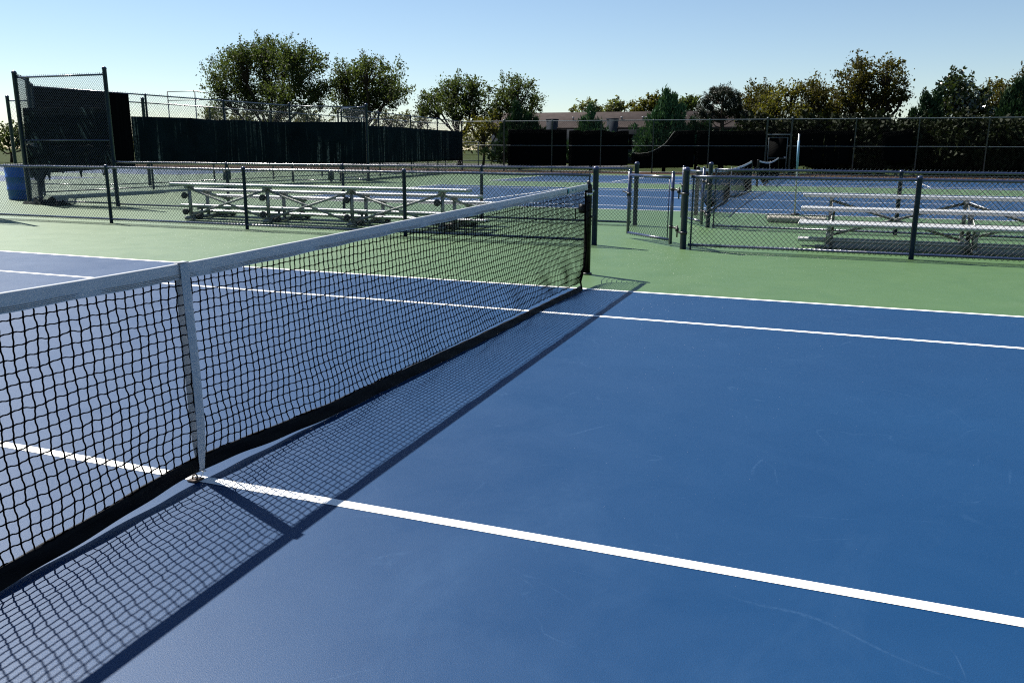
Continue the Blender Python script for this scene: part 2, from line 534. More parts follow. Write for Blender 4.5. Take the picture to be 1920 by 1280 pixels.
# printed marks on the tape near the far post
gst = G()
for dz in (-.043, -.049, -.055):
    v = np.linspace(-6.38, 6.38, 500)
    q = np.stack([-.0155 * v + .0098 + .0004 * np.sin(v * 31), v, ztop(v) + dz + .0018 * np.sin(v * 13 + 2) * (-dz / .06)], -1)
    gst.segs(q[:-1], q[1:], .0009, 4)
sub(gst, 'stitching', M['thread'], tape, root)
for yc, wd, hh in ((5.61, .06, .045), (5.78, .035, .018), (5.90, .035, .018)):
    zc = float(ztop(np.array(yc))) - .03
    gm = G().box((.0128 - .0155 * yc, yc, zc), (.002, wd, hh))
    if hh > .03: gm.box((.0125 - .0155 * yc, yc - .02, zc - .001), (.0026, .02, hh + .014))
    sub(gm, 'printed_mark', M['mark'], tape, root)
# steel cable inside the tape, showing at the posts
part(G().path([(-.097, 6.30, 1.008), (-.098, 6.40, 1.010), (-.10, 6.44, 1.005)], .004, 6), 'cable', M['steel'], root)
for z in np.linspace(.30, .98, 9):
    gl = G()
    ye = float(np.interp(z, [.2, .35, .49, .82, .98], [5.78, 6.03, 6.16, 6.33, 6.37])); xe = -.0155 * 6.4 + .245 * (1 - z) ** 2.2
    gl.path([(xe, ye, z), ((xe - .10) / 2, (ye + 6.45) / 2, z - .012), (-.10 + .03, 6.44, z + .004)], .0035, 5)
    part(gl, 'lace', M['cord'], root)
# centre strap: a loop of webbing over the tape
def strap(sign):
    n = 24
    t = np.linspace(0, 1, n)
    z = .045 + (.934 - .045) * t
    x = sign * (.017 + .006 * np.sin(t * math.pi)) * np.clip(.55 + t * 2.2, 0, 1)
    half = .024 * np.clip(.62 + t * 3.0, 0, 1)
    yc = .012 - .010 * t + .003 * np.sin(t * 5) + (0 if sign > 0 else .004)
    P = np.stack([np.stack([x, yc - half, z], -1), np.stack([x + sign * .0025, yc, z], -1), np.stack([x, yc + half, z], -1)], 1)
    Q = P.copy(); Q[..., 0] -= sign * .0025
    return G().grid(P).grid(Q[:, ::-1])
gs = strap(1)
gs.V += strap(-1).V; gs2 = strap(-1)
gs = strap(1); gs.add(np.concatenate(gs2.V), *[f for f in gs2.F])
gs.box((0, .002, .9372), (.032, .048, .004))
st = part(gs, 'center_strap', M['tape'], root, False)
gk = G()
gk.path([(.004, .008, .052), (.012, .014, .035), (.010, .006, .018), (.002, -.01, .012), (-.004, -.022, .02)], .0032, 6)
gk.box((.004, .010, .048), (.012, .030, .006)).lathe([(.004, -.014), (.004, .014)], (.012, .012, .04), 8, [[0, 0, 1], [0, 1, 0], [1, 0, 0]])
sub(gk, 'strap_clip', M['steel'], st, root)

a = thing('net_anchor', (0, -.02, .008), 'rusty steel ground anchor plate under the net strap on the white line', 'anchor')
ga = G().box((0, -.022, .010), (.05, .05, .005))
part(ga, 'anchor_plate', M['rust'], a)
part(G().path([(-.012, -.028, .012), (-.012, -.024, .026), (0, -.018, .032), (.012, -.024, .026), (.012, -.028, .012)], .0035, 6), 'anchor_ring', M['rust'], a)


def net_post(cx, cy, h, label, group, r=.041, detail=True):
    t = thing('net_post', (cx, cy, 0), label, 'net post', group)
    part(G().lathe([(r, 0), (r, h - .03), (r * .96, h - .012), (r * .7, h)], (cx, cy, 0), 18), 'pole', M['netpost'], t, True)
    if detail:
        part(G().lathe([(r + .006, 0), (r + .006, .028)], (cx, cy, h - .125), 18), 'collar', M['steel'], t)
        part(G().lathe([(.014, 0), (.014, .018), (.008, .026)], (cx + r, cy - .01, h - .075), 10, [[0, 0, 1], [0, 1, 0], [-1, 0, 0]]), 'bolt', M['steel'], t)
        part(G().lathe([(.014, 0), (.014, .018), (.008, .026)], (cx + r, cy - .01, h - .36), 10, [[0, 0, 1], [0, 1, 0], [-1, 0, 0]]), 'bolt', M['black'], t)
        part(G().lathe([(.02, 0), (.026, .01), (.02, .03), (.008, .045)], (cx, cy, h - .005), 12), 'pulley', M['black'], t)
        part(G().lathe([(r + .02, 0), (r + .02, .012), (r, .02)], (cx, cy, .004), 18), 'base_sleeve', M['black'], t)
        gw = G().box((cx - r - .03, cy + .01, .74), (.06, .07, .10)).path([(cx - r - .06, cy + .02, .74), (cx - r - .11, cy + .02, .74), (cx - r - .11, cy + .03, .62)], .008, 6)
        part(gw, 'winch', M['black'], t)
    return t


net_post(-.10, 6.47, 1.015, 'black net post with pale steel collar at the far end of the nearest net', 'net posts')

for k, (cx, cy, lab) in enumerate([(CX2, 22.445, 'sagging net of the second court behind the low fences'), (CX2, 38.2, 'sagging net of the farthest court near the dark windscreens')]):
    rt = thing('tennis_net', (cx, cy, 0), lab, 'tennis net', 'tennis nets beyond the low fences')
    p2, zt2, tp2 = net_fn(cx, cy, rt, .075, 1, .004, 0, False)
    part(G().box((cx + .012, cy, .48), (.006, .05, .90)), 'center_strap', M['tape'], rt)
    wh = 'second' if k == 0 else 'farthest'
    net_post(cx, cy - 6.42, 1.04, 'black post at the near end of the %s court net' % wh, 'net posts', .045, False)
    net_post(cx, cy + 6.42, 1.04, 'black post at the far end of the %s court net' % wh, 'net posts', .045, False)


# ------------------------------------------------------------------ chain link
def polylen(P):
    P = np.asarray(P, float); d = np.linalg.norm(np.diff(P, axis=0), axis=1)
    return np.concatenate([[0], np.cumsum(d)])


def along(P, s):
    P = np.asarray(P, float); L = polylen(P)
    return np.stack([np.interp(s, L, P[:, 0]), np.interp(s, L, P[:, 1])], -1)


def chain(P, z0, z1, w, r, k=3, barb=0.0, off=0.0):
    L = polylen(P)[-1]
    n = max(2, int(L / w)); m = max(2, int((z1 - z0) / w))
    kk = np.arange(n)[:, None]; jj = np.arange(m + 1)[None]
    s = (kk + ((jj + kk) % 2)) * (L / n)
    z = z0 + (z1 - z0) * jj / m + 0 * kk
    xy = along(P, s.ravel()).reshape(n, m + 1, 2)
    pts = np.concatenate([xy, z[..., None]], -1)
    # alternate wires weave in front and behind
    pts[..., 1] += off + .0018 * np.where((jj + kk) % 2, 1, -1)
    gg = G().segs(pts[:, :-1].reshape(-1, 3), pts[:, 1:].reshape(-1, 3), r, k)
    if barb:
        t = pts[:, -1]; d = t.copy(); d[:, 2] += barb
        d[:, 0] += barb * .5 + rng.normal(0, .006, n)
        gg.segs(t, d, r * 1.1, k)
    return gg


def post_mesh(h, r, dome=True):
    pr = [(r, -.02), (r, h - .02)]
    pr += [(r * 1.12, h - .02), (r * 1.12, h), (r * .95, h + r * .45), (r * .5, h + r * .75)] if dome else [(r * 1.1, h - .015), (r * 1.1, h + .01), (r * .8, h + .02)]
    return G().lathe(pr, (0, 0, 0), 14)


def fence(name, label, P, h, posts, cat='fence', group=None, pr=.030, railr=.0215, rails=(), w=.0325, wr=.0031, k=3, barb=.042,
          pm='post', rm='rail', top=None, meshz=None, off=.0, wm='wire'):
    """posts: list of (x, y, height, radius)"""
    P = np.asarray(P, float)
    t = thing(name, (P[0][0], P[0][1], 0), label, cat, group)
    cache = {}
    for (x, y, hh, rr) in posts:
        key = (round(hh, 3), round(rr, 4))
        loc = (x - P[0][0], y - P[0][1], 0)
        if key not in cache:
            o = post_mesh(hh, rr, rr > .028).build('post', M[pm], t, True); o.location = loc
            cache[key] = o
        else:
            dup(cache[key], t, loc)
    top = h - .03 if top is None else top
    def rail(z, r, nm):
        if z > .5 and len(P) == 2 and np.linalg.norm(P[1] - P[0]) > 6:
            s = np.linspace(0, 1, 24)[:, None]; q = P[0] + (P[1] - P[0]) * s
            zz = z + rng.normal(0, .0025, 24)
            gg = G().path(np.concatenate([q, zz[:, None]], 1), r, 8)
        else:
            gg = G()
            for a_, b_ in zip(P[:-1], P[1:]): gg.path([(*a_, z), (*b_, z)], r, 8)
        part(gg, nm, M[rm], t, True)
    if top: rail(top, railr, 'top_rail')
    for z in rails: rail(z, railr * (.9 if z < .3 else .8), 'bottom_rail' if z < .3 else 'middle_rail')
    z0, z1 = meshz or (.03, top + .005)
    if w: part(chain(P, z0, z1, w, wr, k, barb, off), 'chain_link', M[wm], t)
    return t


# low fence nearest the court, left and right of the gate
NY = 9.41
H1 = 1.055
fence('chain_link_fence', 'low dark chain link fence directly behind the nearest net, left of the open gate', [(-13.3, NY), (-.89, NY)], H1,
      [(-10.2, NY, H1, .031), (-7.1, NY, H1, .031), (-3.98, NY, H1, .031), (-.81, NY, 1.12, .043), (-.905, NY, 1.02, .012)], group='low fences', rails=(.075,))
fence('chain_link_fence', 'low dark chain link fence between the nearest court and the right edge bleachers', [(.58, NY), (9.7, NY)], H1,
      [(.51, NY, 1.12, .046), (3.5, NY, H1, .034), (6.6, NY, H1, .034), (.615, NY, 1.02, .012)], group='low fences', rails=(.065,))
# tall panel that closes the near fence beyond the left edge (its shadow falls on the apron)
fence('tall_fence_panel', 'tall screened fence panel at the left end of the nearest low fence', [(-16.4, NY), (-13.3, NY)], 3.2,
      [(-16.4, NY, 3.2, .045), (-13.3, NY, 3.2, .045)], 'fence', rails=(1.55,), w=.06, wr=.0025, top=3.08)
# second low fence
SY = 13.0
fence('chain_link_fence', 'low chain link fence behind the left bleachers, from tall panel to second gate', [(-13.65, SY), (-1.06, SY)], H1 + .02,
      [(-10.4, SY, H1, .031), (-7.36, SY, H1, .031), (-4.14, SY, H1, .031), (-.99, SY, 1.14, .043), (-1.09, SY, 1.03, .012)], group='low fences', rails=(.05,))
fence('chain_link_fence', 'low chain link fence behind the right bleachers and in front of the roller', [(.45, SY - .02), (9.7, SY - .25)], H1 + .02,
      [(.37, SY, 1.15, .040), (3.52, SY - .1, H1, .034), (6.6, SY - .17, H1, .034), (.47, SY, 1.03, .012)], group='low fences', rails=(.04,))


def gate(name, label, hinge, free, h, hinge_post, latch=True):
    """gate leaf standing open"""
    hx, hy = hinge; fx, fy = free
    t = thing(name, (hx, hy, 0), label, 'gate', 'open gates in the low fences')
    z0, z1 = .09, h
    part(G().path([(hx, hy, .03), (hx, hy, h + .02)], .026, 10).path([(fx, fy, z0 - .02), (fx, fy, h + .02)], .024, 10)
         .lathe([(.028, 0), (.024, .02), (.01, .03)], (hx, hy, h + .02), 10).lathe([(.026, 0), (.022, .02), (.01, .03)], (fx, fy, h + .02), 10)
         .path([(hx, hy, z1 - .04), (fx, fy, z1 - .04)], .021, 8).path([(hx, hy, z0), (fx, fy, z0)], .021, 8), 'gate_frame', M['rail'], t, True)
    part(chain([(hx * .93 + fx * .07, hy * .93 + fy * .07), (hx * .04 + fx * .96, hy * .04 + fy * .96)], z0 - .03, z1 - .02, .032, .003, 3, 0), 'chain_link', M['wire'], t)
    part(G().path([(hx * .93 + fx * .07, hy * .93 + fy * .07, z0), (hx * .93 + fx * .07, hy * .93 + fy * .07, z1 - .05)], .009, 6), 'tension_bar', M['post'], t)
    px, py = hinge_post
    for z in (.28, .83):
        gh = G().lathe([(.034, -.02), (.034, .02)], (hx, hy, z), 10).lathe([(.054, -.02), (.054, .02)], (px, py, z - .05), 12)
        mx, my = (hx + px) / 2, (hy + py) / 2
        gh.bar((hx, hy, z), (mx, my, z), .03, .016).bar((mx, my, z - .05), (px, py, z - .05), .03, .016)
        gh.path([(mx, my, z - .13), (mx, my, z + .04)], .011, 8).box((mx, my, z - .02), (.045, .05, .05))
        part(gh, 'hinge', M['black'], t)
    if latch:
        d = np.array([fx - hx, fy - hy]); d /= np.linalg.norm(d)
        gl = G().box((fx, fy, .70), (.06, .06, .05)).bar((fx, fy, .72), (fx + d[0] * .20, fy + d[1] * .20, .735), .022, .014)
        gl.path([(fx + d[0] * .04, fy + d[1] * .04, .62), (fx + d[0] * .04, fy + d[1] * .04, .80)], .012, 8)
        part(gl, 'latch', M['black'], t)
    return t


gate('fence_gate', 'open chain link gate of the nearest low fence, swung toward the far courts', (.27, 9.72), (-.575, 10.60), 1.04, (.51, NY))
gate('fence_gate', 'open chain link gate of the second low fence, half hidden behind the nearest gate post', (.22, 13.25), (-.32, 14.25), 1.04, (.37, SY))

# tall front panel with the shredded screen
fence('tall_fence_panel', 'tall chain link panel with a shredded black screen beside the blue barrel', [(-16.6, SY), (-13.7, SY)], 3.17,
      [(-16.6, SY, 3.17, .055), (-13.7, SY, 3.19, .048)], 'fence', rails=(1.55, .07), w=.034, wr=.0032, top=3.05, barb=.045)
# side fence behind the courts
A_, B_, C_, D_, E_, F_, G_ = (-16.6, 13.05), (-17.75, 14.3), (-19.5, 15.9), (-18.8, 27.4), (-16.4, 29.5), (-18.7, 31.2), (-20.66, 49.0)
sp = [(B_[0], B_[1], 3.17, .055), (C_[0], C_[1], 3.15, .045)]
for s in (20.0, 23.6): sp.append((-19.5 + .7 * (s - 15.9) / 11.5, s, 3.12, .035))
sp += [(D_[0], D_[1], 3.2, .045), (-17.3, 28.7, 2.95, .035)]
fence('side_fence', 'tall chain link side fence behind the long black screens of the second court', [A_, B_, C_, D_, E_], 3.17, sp, 'fence', 'tall fences',
      rails=(1.6, .08), w=.05, wr=.0036, barb=.05, top=3.1, pm='post')
sp = [(E_[0], E_[1], 3.22, .06), (F_[0], F_[1], 3.05, .04)]
for s in (35.4, 39.8, 44.2): sp.append((-18.7 - 1.96 * (s - 31.2) / 17.8, s, 3.2, .04))
fence('side_fence', 'tall chain link side fence of the farthest court, beyond the corner post', [E_, F_, G_], 3.2, sp, 'fence', 'tall fences',
      rails=(1.6, .08), w=.07, wr=.003, barb=.0, top=3.15)
# fence of the neighbouring courts further left
sp = [(-21.6, 22.3, 3.15, .06)] + [(-21.7, y, 3.0, .04) for y in (26.0, 30, 34, 38, 42, 46)] + [(-25.6, 20.0, 3.15, .06)]
fence('side_fence', 'tall chain link fence of the neighbouring courts, seen through the side fence', [(-25.6, 20.0), (-21.9, 20.3), (-21.6, 22.3), (-21.7, 49)], 3.0, sp, 'fence', 'tall fences',
      rails=(.08,), w=.075, wr=.003, barb=0, top=3.0)
# far fence
FY = 49.0
FX = [-20.66, -17.67, -14.4, -11.2, -7.93, -4.59, -1.3, .06, 3.47, 6.67, 10.04, 13.3, 16.6, 19.9]
fp = [(x, FY, 3.22 if i in (1, 6, 7) else 3.17, .055 if i in (0, 1, 6, 7) else .036) for i, x in enumerate(FX)]
fence('back_fence', 'tall chain link fence along the far end in front of the trees', [(FX[0], FY), (FX[-1], FY)], 3.17, fp, 'fence', 'tall fences',
      rails=(1.63, .06), w=.06, wr=.0026, barb=0, top=3.14, pm='farpost', rm='farpost', wm='farwire')
t = thing('back_gate', (-1.3, FY, 0), 'narrow gate with dark lower panel in the tall far fence', 'gate')
part(G().path([(-1.25, FY - .07, 2.28), (.01, FY - .07, 2.28)], .03, 8), 'header', M['farpost'], t)
part(G().path([(-1.15, FY - .09, .08), (-1.15, FY - .09, 2.12), (-.12, FY - .09, 2.12), (-.12, FY - .09, .08)], .026, 8)
     .path([(-1.15, FY - .09, .95), (-.12, FY - .09, .95)], .02, 8), 'gate_frame', M['farpost'], t)
part(G().box((-.635, FY - .06, 1.1), (.98, .012, 1.95)), 'panel', M['screen_far'], t)
part(G().box((-.2, FY - .12, 1.0), (.12, .05, .06)), 'latch', M['steel'], t)
# low rail fence beyond the far fence
t = thing('rail_fence', (-34, 62, 0), 'low grey rail fence on the grass behind the tall far fence', 'fence')
for z in (1.95, .45): part(G().path([(-34, 62, z), (-22.3, 62, z)], .045, 6), 'rail', M['galv'], t)
for x in (-34, -31, -28, -25, -22.3): part(G().path([(x, 62, 0), (x, 62, 2.0)], .04, 6), 'post', M['farpost'], t)


# ------------------------------------------------------------------ windscreens
def screen(name, label, P, tops, bots, mat, n=90, m=16, ripple=.02, off=0.05, holes=0.0, seed=0, group='windscreens on the tall fences', drop=None):
    """cloth hung along polyline P; tops/bots: [(s, z)] profiles"""
    rs = np.random.default_rng(seed)
    L = polylen(P)[-1]
    s = np.linspace(tops[0][0], min(L - .01, tops[-1][0]), n)
    zt = np.interp(s, [a[0] for a in tops], [a[1] for a in tops]); zb = np.interp(s, [a[0] for a in bots], [a[1] for a in bots])
    xy = along(P, np.clip(s, 0, L))
    d = np.gradient(xy, axis=0); d /= np.linalg.norm(d, axis=1)[:, None]
    nrm = np.stack([d[:, 1], -d[:, 0]], 1)
    ph = rs.uniform(0, 6, 4)
    u = np.linspace(0, 1, m)
    rip = ripple * (np.sin(s[:, None] * 2.1 + ph[0] + u * 2) * .6 + np.sin(s[:, None] * 5.3 + ph[1]) * .3 + np.sin(s[:, None] * 11 + ph[2] + u * 5) * .15) * np.sin(u * math.pi * .8 + .35)
    o = off + rip
    zz = zt[:, None] + (zb - zt)[:, None] * u
    Pn = np.stack([xy[:, 0, None] + nrm[:, 0, None] * o, xy[:, 1, None] + nrm[:, 1, None] * o, zz], -1)
    i, j = np.meshgrid(np.arange(n - 1), np.arange(m - 1), indexing='ij')
    a = (i * m + j)
    keep = np.ones(a.shape, bool)
    if drop is not None: keep &= ~drop((s[:-1] + s[1:])[:, None] / 2 + 0 * j, (zz[:-1, :-1] + zz[1:, 1:]) / 2)
    a = a[keep]
    gg = G().add(Pn.reshape(-1, 3), np.stack([a, a + 1, a + m + 1, a + m], 1))
    o = gg.build(name, mat)
    md = o.modifiers.new('cloth', 'SOLIDIFY'); md.thickness = .006
    return tag(o, label, 'windscreen', group)


# the near, out-of-frame one only shows as a shadow
screen('windscreen', 'black screen on the tall panel at the left end of the nearest low fence', [(-16.4, NY), (-13.3, NY)], [(.05, 2.4), (3.05, 2.4)], [(.05, .6), (3.05, .6)], M['screen'], 30, 8, group=None)


def tatter(s, z):
    a = np.sin(s * 9 + 1.3) * .5 + np.sin(s * 23.0 + z * 3) * .35 + np.sin(s * 41 + 2) * .2
    low = z < .95 + .28 * a - .35 * (s < .75)
    mid = (np.abs(z - 1.46 - .03 * a) < .035) & (np.sin(s * 7) > -.2)
    rip = (np.sin(s * 60 + z * 9) > .72) & (((z > 1.75) & (z < 2.35) & (np.abs(s - .75 - (2.2 - z) * .35) < .12)) | ((z > .95) & (z < 1.45) & (np.abs(s - 1.45 - (1.4 - z) * .7) < .28)) | ((z > .8) & (z < 1.5) & (np.abs(s - 2.35 - (1.4 - z) * .5) < .2)))
    return low | mid | rip


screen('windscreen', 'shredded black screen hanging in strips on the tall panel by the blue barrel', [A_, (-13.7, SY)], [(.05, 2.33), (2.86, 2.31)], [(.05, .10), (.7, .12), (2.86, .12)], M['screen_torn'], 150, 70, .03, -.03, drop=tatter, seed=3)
ws = bpy.data.objects[-1] if False else [o for o in COL.objects if o.get('label', '').startswith('shredded black screen')][0]
u, v = np.meshgrid(np.linspace(-1, 1, 46), np.linspace(-1, 1, 22), indexing='ij')
env = np.clip(1 - u ** 2, 0, 1) ** .6 * np.clip(1 - v ** 2, 0, 1) ** .6
hz = .015 + env * (.07 + .05 * np.sin(u * 9 + v * 4) + .04 * np.sin(u * 17 - v * 7) + .03 * np.sin(v * 13 + u * 3))
P = np.stack([-15.75 + u * .75 + .06 * np.sin(v * 5), 12.78 - u * .10 + v * .24 + .05 * np.sin(u * 7), np.maximum(.006, hz)], -1)
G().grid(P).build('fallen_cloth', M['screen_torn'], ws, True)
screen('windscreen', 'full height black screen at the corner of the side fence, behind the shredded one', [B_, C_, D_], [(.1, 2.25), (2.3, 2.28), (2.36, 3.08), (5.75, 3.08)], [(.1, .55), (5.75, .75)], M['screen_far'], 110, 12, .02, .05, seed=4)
screen('windscreen', 'long black screen with pale vertical streaks on the side fence of the second court', [C_, D_, E_],
       [(3.4, 2.38), (4.55, 2.40), (6, 2.42), (7.2, 2.38), (8.4, 2.43), (10, 2.41), (11.5, 2.45), (14.65, 2.5)], [(3.4, .85), (9, .78), (11.5, .75), (14.65, .7)], M['screen'], 200, 14, .025, .05, seed=5)
screen('windscreen', 'dark green black screen on the side fence of the farthest court', [E_, F_, G_], [(.1, 2.52), (2.8, 2.45), (8, 2.5), (20.9, 2.5)], [(.1, .62), (2.8, .7), (10, .66), (20.9, .66)], M['screen'], 160, 12, .02, .05, seed=6)


def fx(px): return float(at(px, 260, FY)[0])
def fz(px, py): return float(at(px, py, FY)[2])


FP = [(FX[0], FY), (FX[-1], FY)]
def far_screen(label, top, bot, seed, drop=None, n=60):
    tp = [(fx(a) - FX[0], fz(a, b)) for a, b in top]; bt = [(fx(a) - FX[0], fz(a, b)) for a, b in bot]
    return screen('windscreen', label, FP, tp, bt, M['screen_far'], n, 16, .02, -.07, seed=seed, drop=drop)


far_screen('square black screen on the far fence in front of the house chimney', [(952, 243), (1000, 243), (1062, 243)], [(952, 312), (1062, 311)], 10)
far_screen('black screen with a scalloped top edge on the far fence, right of the square one', [(1066, 245), (1083, 244), (1092, 247), (1100, 245), (1130, 244), (1140, 246), (1148, 248), (1156, 247), (1163, 245), (1178, 245)], [(1066, 312), (1178, 310)], 11, n=90)
far_screen('black screen whose loose top edge sags in a long curve to the ground', [(1185, 287), (1200, 288), (1215, 286), (1232, 279), (1248, 268), (1258, 255), (1265, 246), (1302, 244)], [(1185, 304), (1200, 316), (1302, 314)], 12, n=90)
sg = [o for o in COL.objects if o.get('label', '').startswith('black screen whose loose top')][0]
hp = np.array([(1185, 287), (1200, 288), (1215, 286), (1225, 282.5), (1232, 279), (1241, 274), (1248, 268), (1253, 262), (1258, 255), (1265, 246)], float)
G().path([at(a, b, FY - .10) for a, b in hp], .009, 6).build('hem_rope', M['foam'], sg, True)
far_screen('black screen on the far fence just left of the back gate', [(1306, 245), (1370, 246), (1433, 245)], [(1306, 308), (1433, 314)], 13)
def tat2(s, z): return (np.sin(s * 9) * .5 + np.sin(s * 31 + 1) * .5 > .82) & (z < 2.2) & (z > .4)
far_screen('tattered black screen on the far fence just right of the back gate', [(1494, 245), (1520, 243), (1560, 246), (1601, 244)], [(1494, 312), (1601, 309)], 14, tat2, 140)
far_screen('small leftover black screen hanging below the gap in the trees', [(1655, 250), (1680, 246), (1711, 242)], [(1655, 300), (1680, 304), (1711, 303)], 15)

# ------------------------------------------------------------------ bleachers
def plank(x0, x1, y, z, wd=.25):
    th = .05
    gg = G()
    pr = [(-wd / 2, -th), (-wd / 2, -.006), (-wd / 2 + .006, 0), (wd / 2 - .006, 0), (wd / 2, -.006), (wd / 2, -th), (wd / 2 - .012, -th), (wd / 2 - .012, -.012), (-wd / 2 + .012, -.012), (-wd / 2 + .012, -th)]
    n = len(pr)
    V = [(x, y + a, z + b) for x in (x0, x1) for a, b in pr]
    F = [(i, (i + 1) % n, n + (i + 1) % n, n + i) for i in range(n)]
    gg.add(V, F)
    for x, xs in ((x0, -1), (x1, 1)):  # end cap
        gg.box((x + xs * .006, y, z - th / 2), (.012, wd + .006, th + .004))
    return gg


def bleacher(label, x0, x1, frames, seats, feet, back_y, front_y, dirn, group):
    """seats/feet: (y, z); frames: x of every upright frame; dirn=+1 when the low side faces +y"""
    t = thing('bleacher', (frames[0], back_y, 0), label, 'bleacher', group)
    for y, z in seats: part(plank(x0, x1, y, z), 'seat_plank', M['alu'], t)
    for y, z in feet: part(plank(x0, x1, y, z), 'foot_plank', M['alu'], t)
    first = None
    for fxx in frames:
        gg = G()
        gg.bar((fxx, back_y, .04), (fxx, front_y, .04), .06, .05)                  # ground sill
        for (y, z) in seats:
            gg.bar((fxx, y, .05), (fxx, y, z - .05), .05, .05, (0, 1, 0))          # upright
            gg.bar((fxx, y - .12, z - .075), (fxx, y + .12, z - .075), .05, .045)
        for (y, z) in feet:
            gg.bar((fxx + .05, y, .05), (fxx + .05, y, z - .05), .04, .035, (0, 1, 0))
            gg.bar((fxx + .05, y - .12, z - .07), (fxx + .05, y + .12, z - .07), .04, .03)
        gg.bar((fxx - .03, seats[0][0], .12), (fxx - .03, seats[-1][0] , .12), .04, .01)
        ys, zs = seats[0]; ye, ze = seats[-1]
        gg.bar((fxx + .02, ys, zs - .11), (fxx + .02, ye, ze - .09), .045, .012)
        part(gg, 'frame', M['galv'], t)
    yb, zb = max(seats, key=lambda q: q[1])
    for a_, b_ in zip(frames[:-1], frames[1:]):
        o = -.034 * dirn
        gg = G().bar((a_, yb + o, zb - .1), (b_, yb + o, .07), .04, .008).bar((a_, yb + o * 1.3, .07), (b_, yb + o * 1.3, zb - .1), .04, .008)
        gg.lathe([(.018, -.012), (.018, .012)], ((a_ + b_) / 2, yb + o * 1.2, (zb - .03) / 2), 8, [[1, 0, 0], [0, 0, 1], [0, -1, 0]])
        part(gg, 'cross_brace', M['galv'], t)
    return t, yb


S_L = [(10.66, .715), (11.16, .585), (11.80, .435)]
F_L = [(10.92, .285), (11.45, .135)]
FR_L = [-9.42, -7.57, -5.73, -3.90]
bt, yb = bleacher('three row aluminium bleacher with black wheels, standing left of the net post', -9.78, -3.4, FR_L, S_L, F_L, 10.5, 12.0, 1, 'aluminium bleachers')
for xx in FR_L:
    for z in (.47, .155):
        gw = G().lathe([(.02, -.03), (.058, -.028), (.062, -.012), (.062, .012), (.058, .028), (.02, .03)], (xx - .075, 10.60, z), 16, [[1, 0, 0], [0, 0, 1], [0, -1, 0]])
        gw.path([(xx - .075, 10.60, z), (xx, 10.64, z + .03)], .014, 6)
        part(gw, 'wheel', M['rubber'], bt, True)
    for y in (10.75, 11.75):
        gw = G().lathe([(.02, -.05), (.055, -.045), (.06, 0), (.055, .045), (.02, .05)], (xx + .13, y, .062), 14, [[0, 0, 1], [0, 1, 0], [-1, 0, 0]])
        gw.box((xx + .06, y, .075), (.13, .05, .05))
        part(gw, 'caster', M['rubber'], bt, True)
S_R = [(10.26, .375), (10.95, .55), (11.55, .725)]
F_R = [(10.58, .125), (10.53, .372), (10.79, .370), (11.22, .545)]
FR_R = [2.46, 4.35, 6.2]
bleacher('wheel-less three row aluminium bleacher facing the nearest court at the right edge', 2.05, 6.6, FR_R, S_R, F_R, 11.7, 10.15, -1, 'aluminium bleachers')

# ------------------------------------------------------------------ court roller
t = thing('court_roller', (1.8, 14.7, 0), 'foam court roller with a tall upright pole and pale blue grip behind the second fence', 'roller')
rp = [(.02, -.56), (.055, -.555), (.065, -.53)] + [(.066 + .002 * math.sin(i * 2.1), -.5 + i * .05) for i in range(21)] + [(.065, .53), (.055, .555), (.02, .56)]
part(G().lathe(rp, (1.86, 14.7, .068), 18, [[0, 0, 1], [0, 1, 0], [-1, 0, 0]]), 'foam_roller', M['foam'], t, True)
gy = G().path([(1.29, 14.7, .068), (1.27, 14.72, .10), (1.27, 14.74, .145), (1.86, 14.75, .155), (2.45, 14.74, .145), (2.45, 14.72, .10), (2.43, 14.7, .068)], .011, 8)
gy.box((1.82, 14.75, .165), (.16, .05, .045))
part(gy, 'yoke', M['black'], t)
part(G().path([(1.81, 14.75, .16), (1.79, 14.76, 1.0), (1.775, 14.77, 1.70)], .016, 8), 'pole', M['alu'], t)
part(G().path([(1.788, 14.765, 1.02), (1.777, 14.77, 1.58)], .022, 10), 'grip', M['grip'], t, True)

# ------------------------------------------------------------------ barrel
t = thing('trash_barrel', (-18.15, 14.0, 0), 'bright blue plastic trash barrel behind the low fence at the left edge', 'barrel')
part(G().lathe([(.26, .0), (.275, .02), (.285, .25), (.30, .26), (.30, .28), (.287, .29), (.295, .58), (.31, .59), (.31, .61), (.297, .62), (.305, .88), (.30, .9), (.28, .9), (.27, .5)], (-18.15, 14.0, 0), 28), 'drum', M['barrel'], t, True)
part(G().lathe([(.312, .885), (.318, .9), (.312, .935), (.29, .94), (.285, .89)], (-18.15, 14.0, 0), 28), 'rim', M['barrelrim'], t, True)

# boxes fixed low on the side fence
for i, (y, z, s, lab) in enumerate([(23.4, .40, (.12, .30, .32), 'small dark box fixed low on the side fence left of the bleacher top'),
                                    (28.4, .32, (.12, .28, .45), 'taller dark box fixed low on the side fence near its corner')]):
    x = (-19.5 + .7 * (y - 15.9) / 11.5 if y < 27.4 else -17.7) + .12
    o = thing('fence_box', (x, y, z), lab, 'box', 'boxes on the side fence')
    part(G().box((x, y, z), s), 'case', M['box'], o)
    part(G().box((x + s[0] / 2 + .004, y, z), (.01, s[1] - .04, s[2] - .05)), 'lid', M['box'], o)
    part(G().box((x, y, z - s[2] / 2 - .06), (.06, .08, .12)), 'bracket', M['post'], o)

# thin softball backstop frame far behind
t = thing('backstop_frame', (-64, 70, 0), 'thin grey backstop frame standing against the sky left of the tallest tree', 'frame')
for x in (-64.1, -60.5, -56.8): part(G().path([(x, 70, 0), (x, 70, 7.15)], .06, 6), 'post', M['galv'], t)
for z in (7.15, 6.25, 1.9): part(G().path([(-64.1, 70, z), (-60.5, 70, z), (-56.8, 70 , z - (.5 if z > 7 else 0))], .05, 6), 'rail', M['galv'], t)

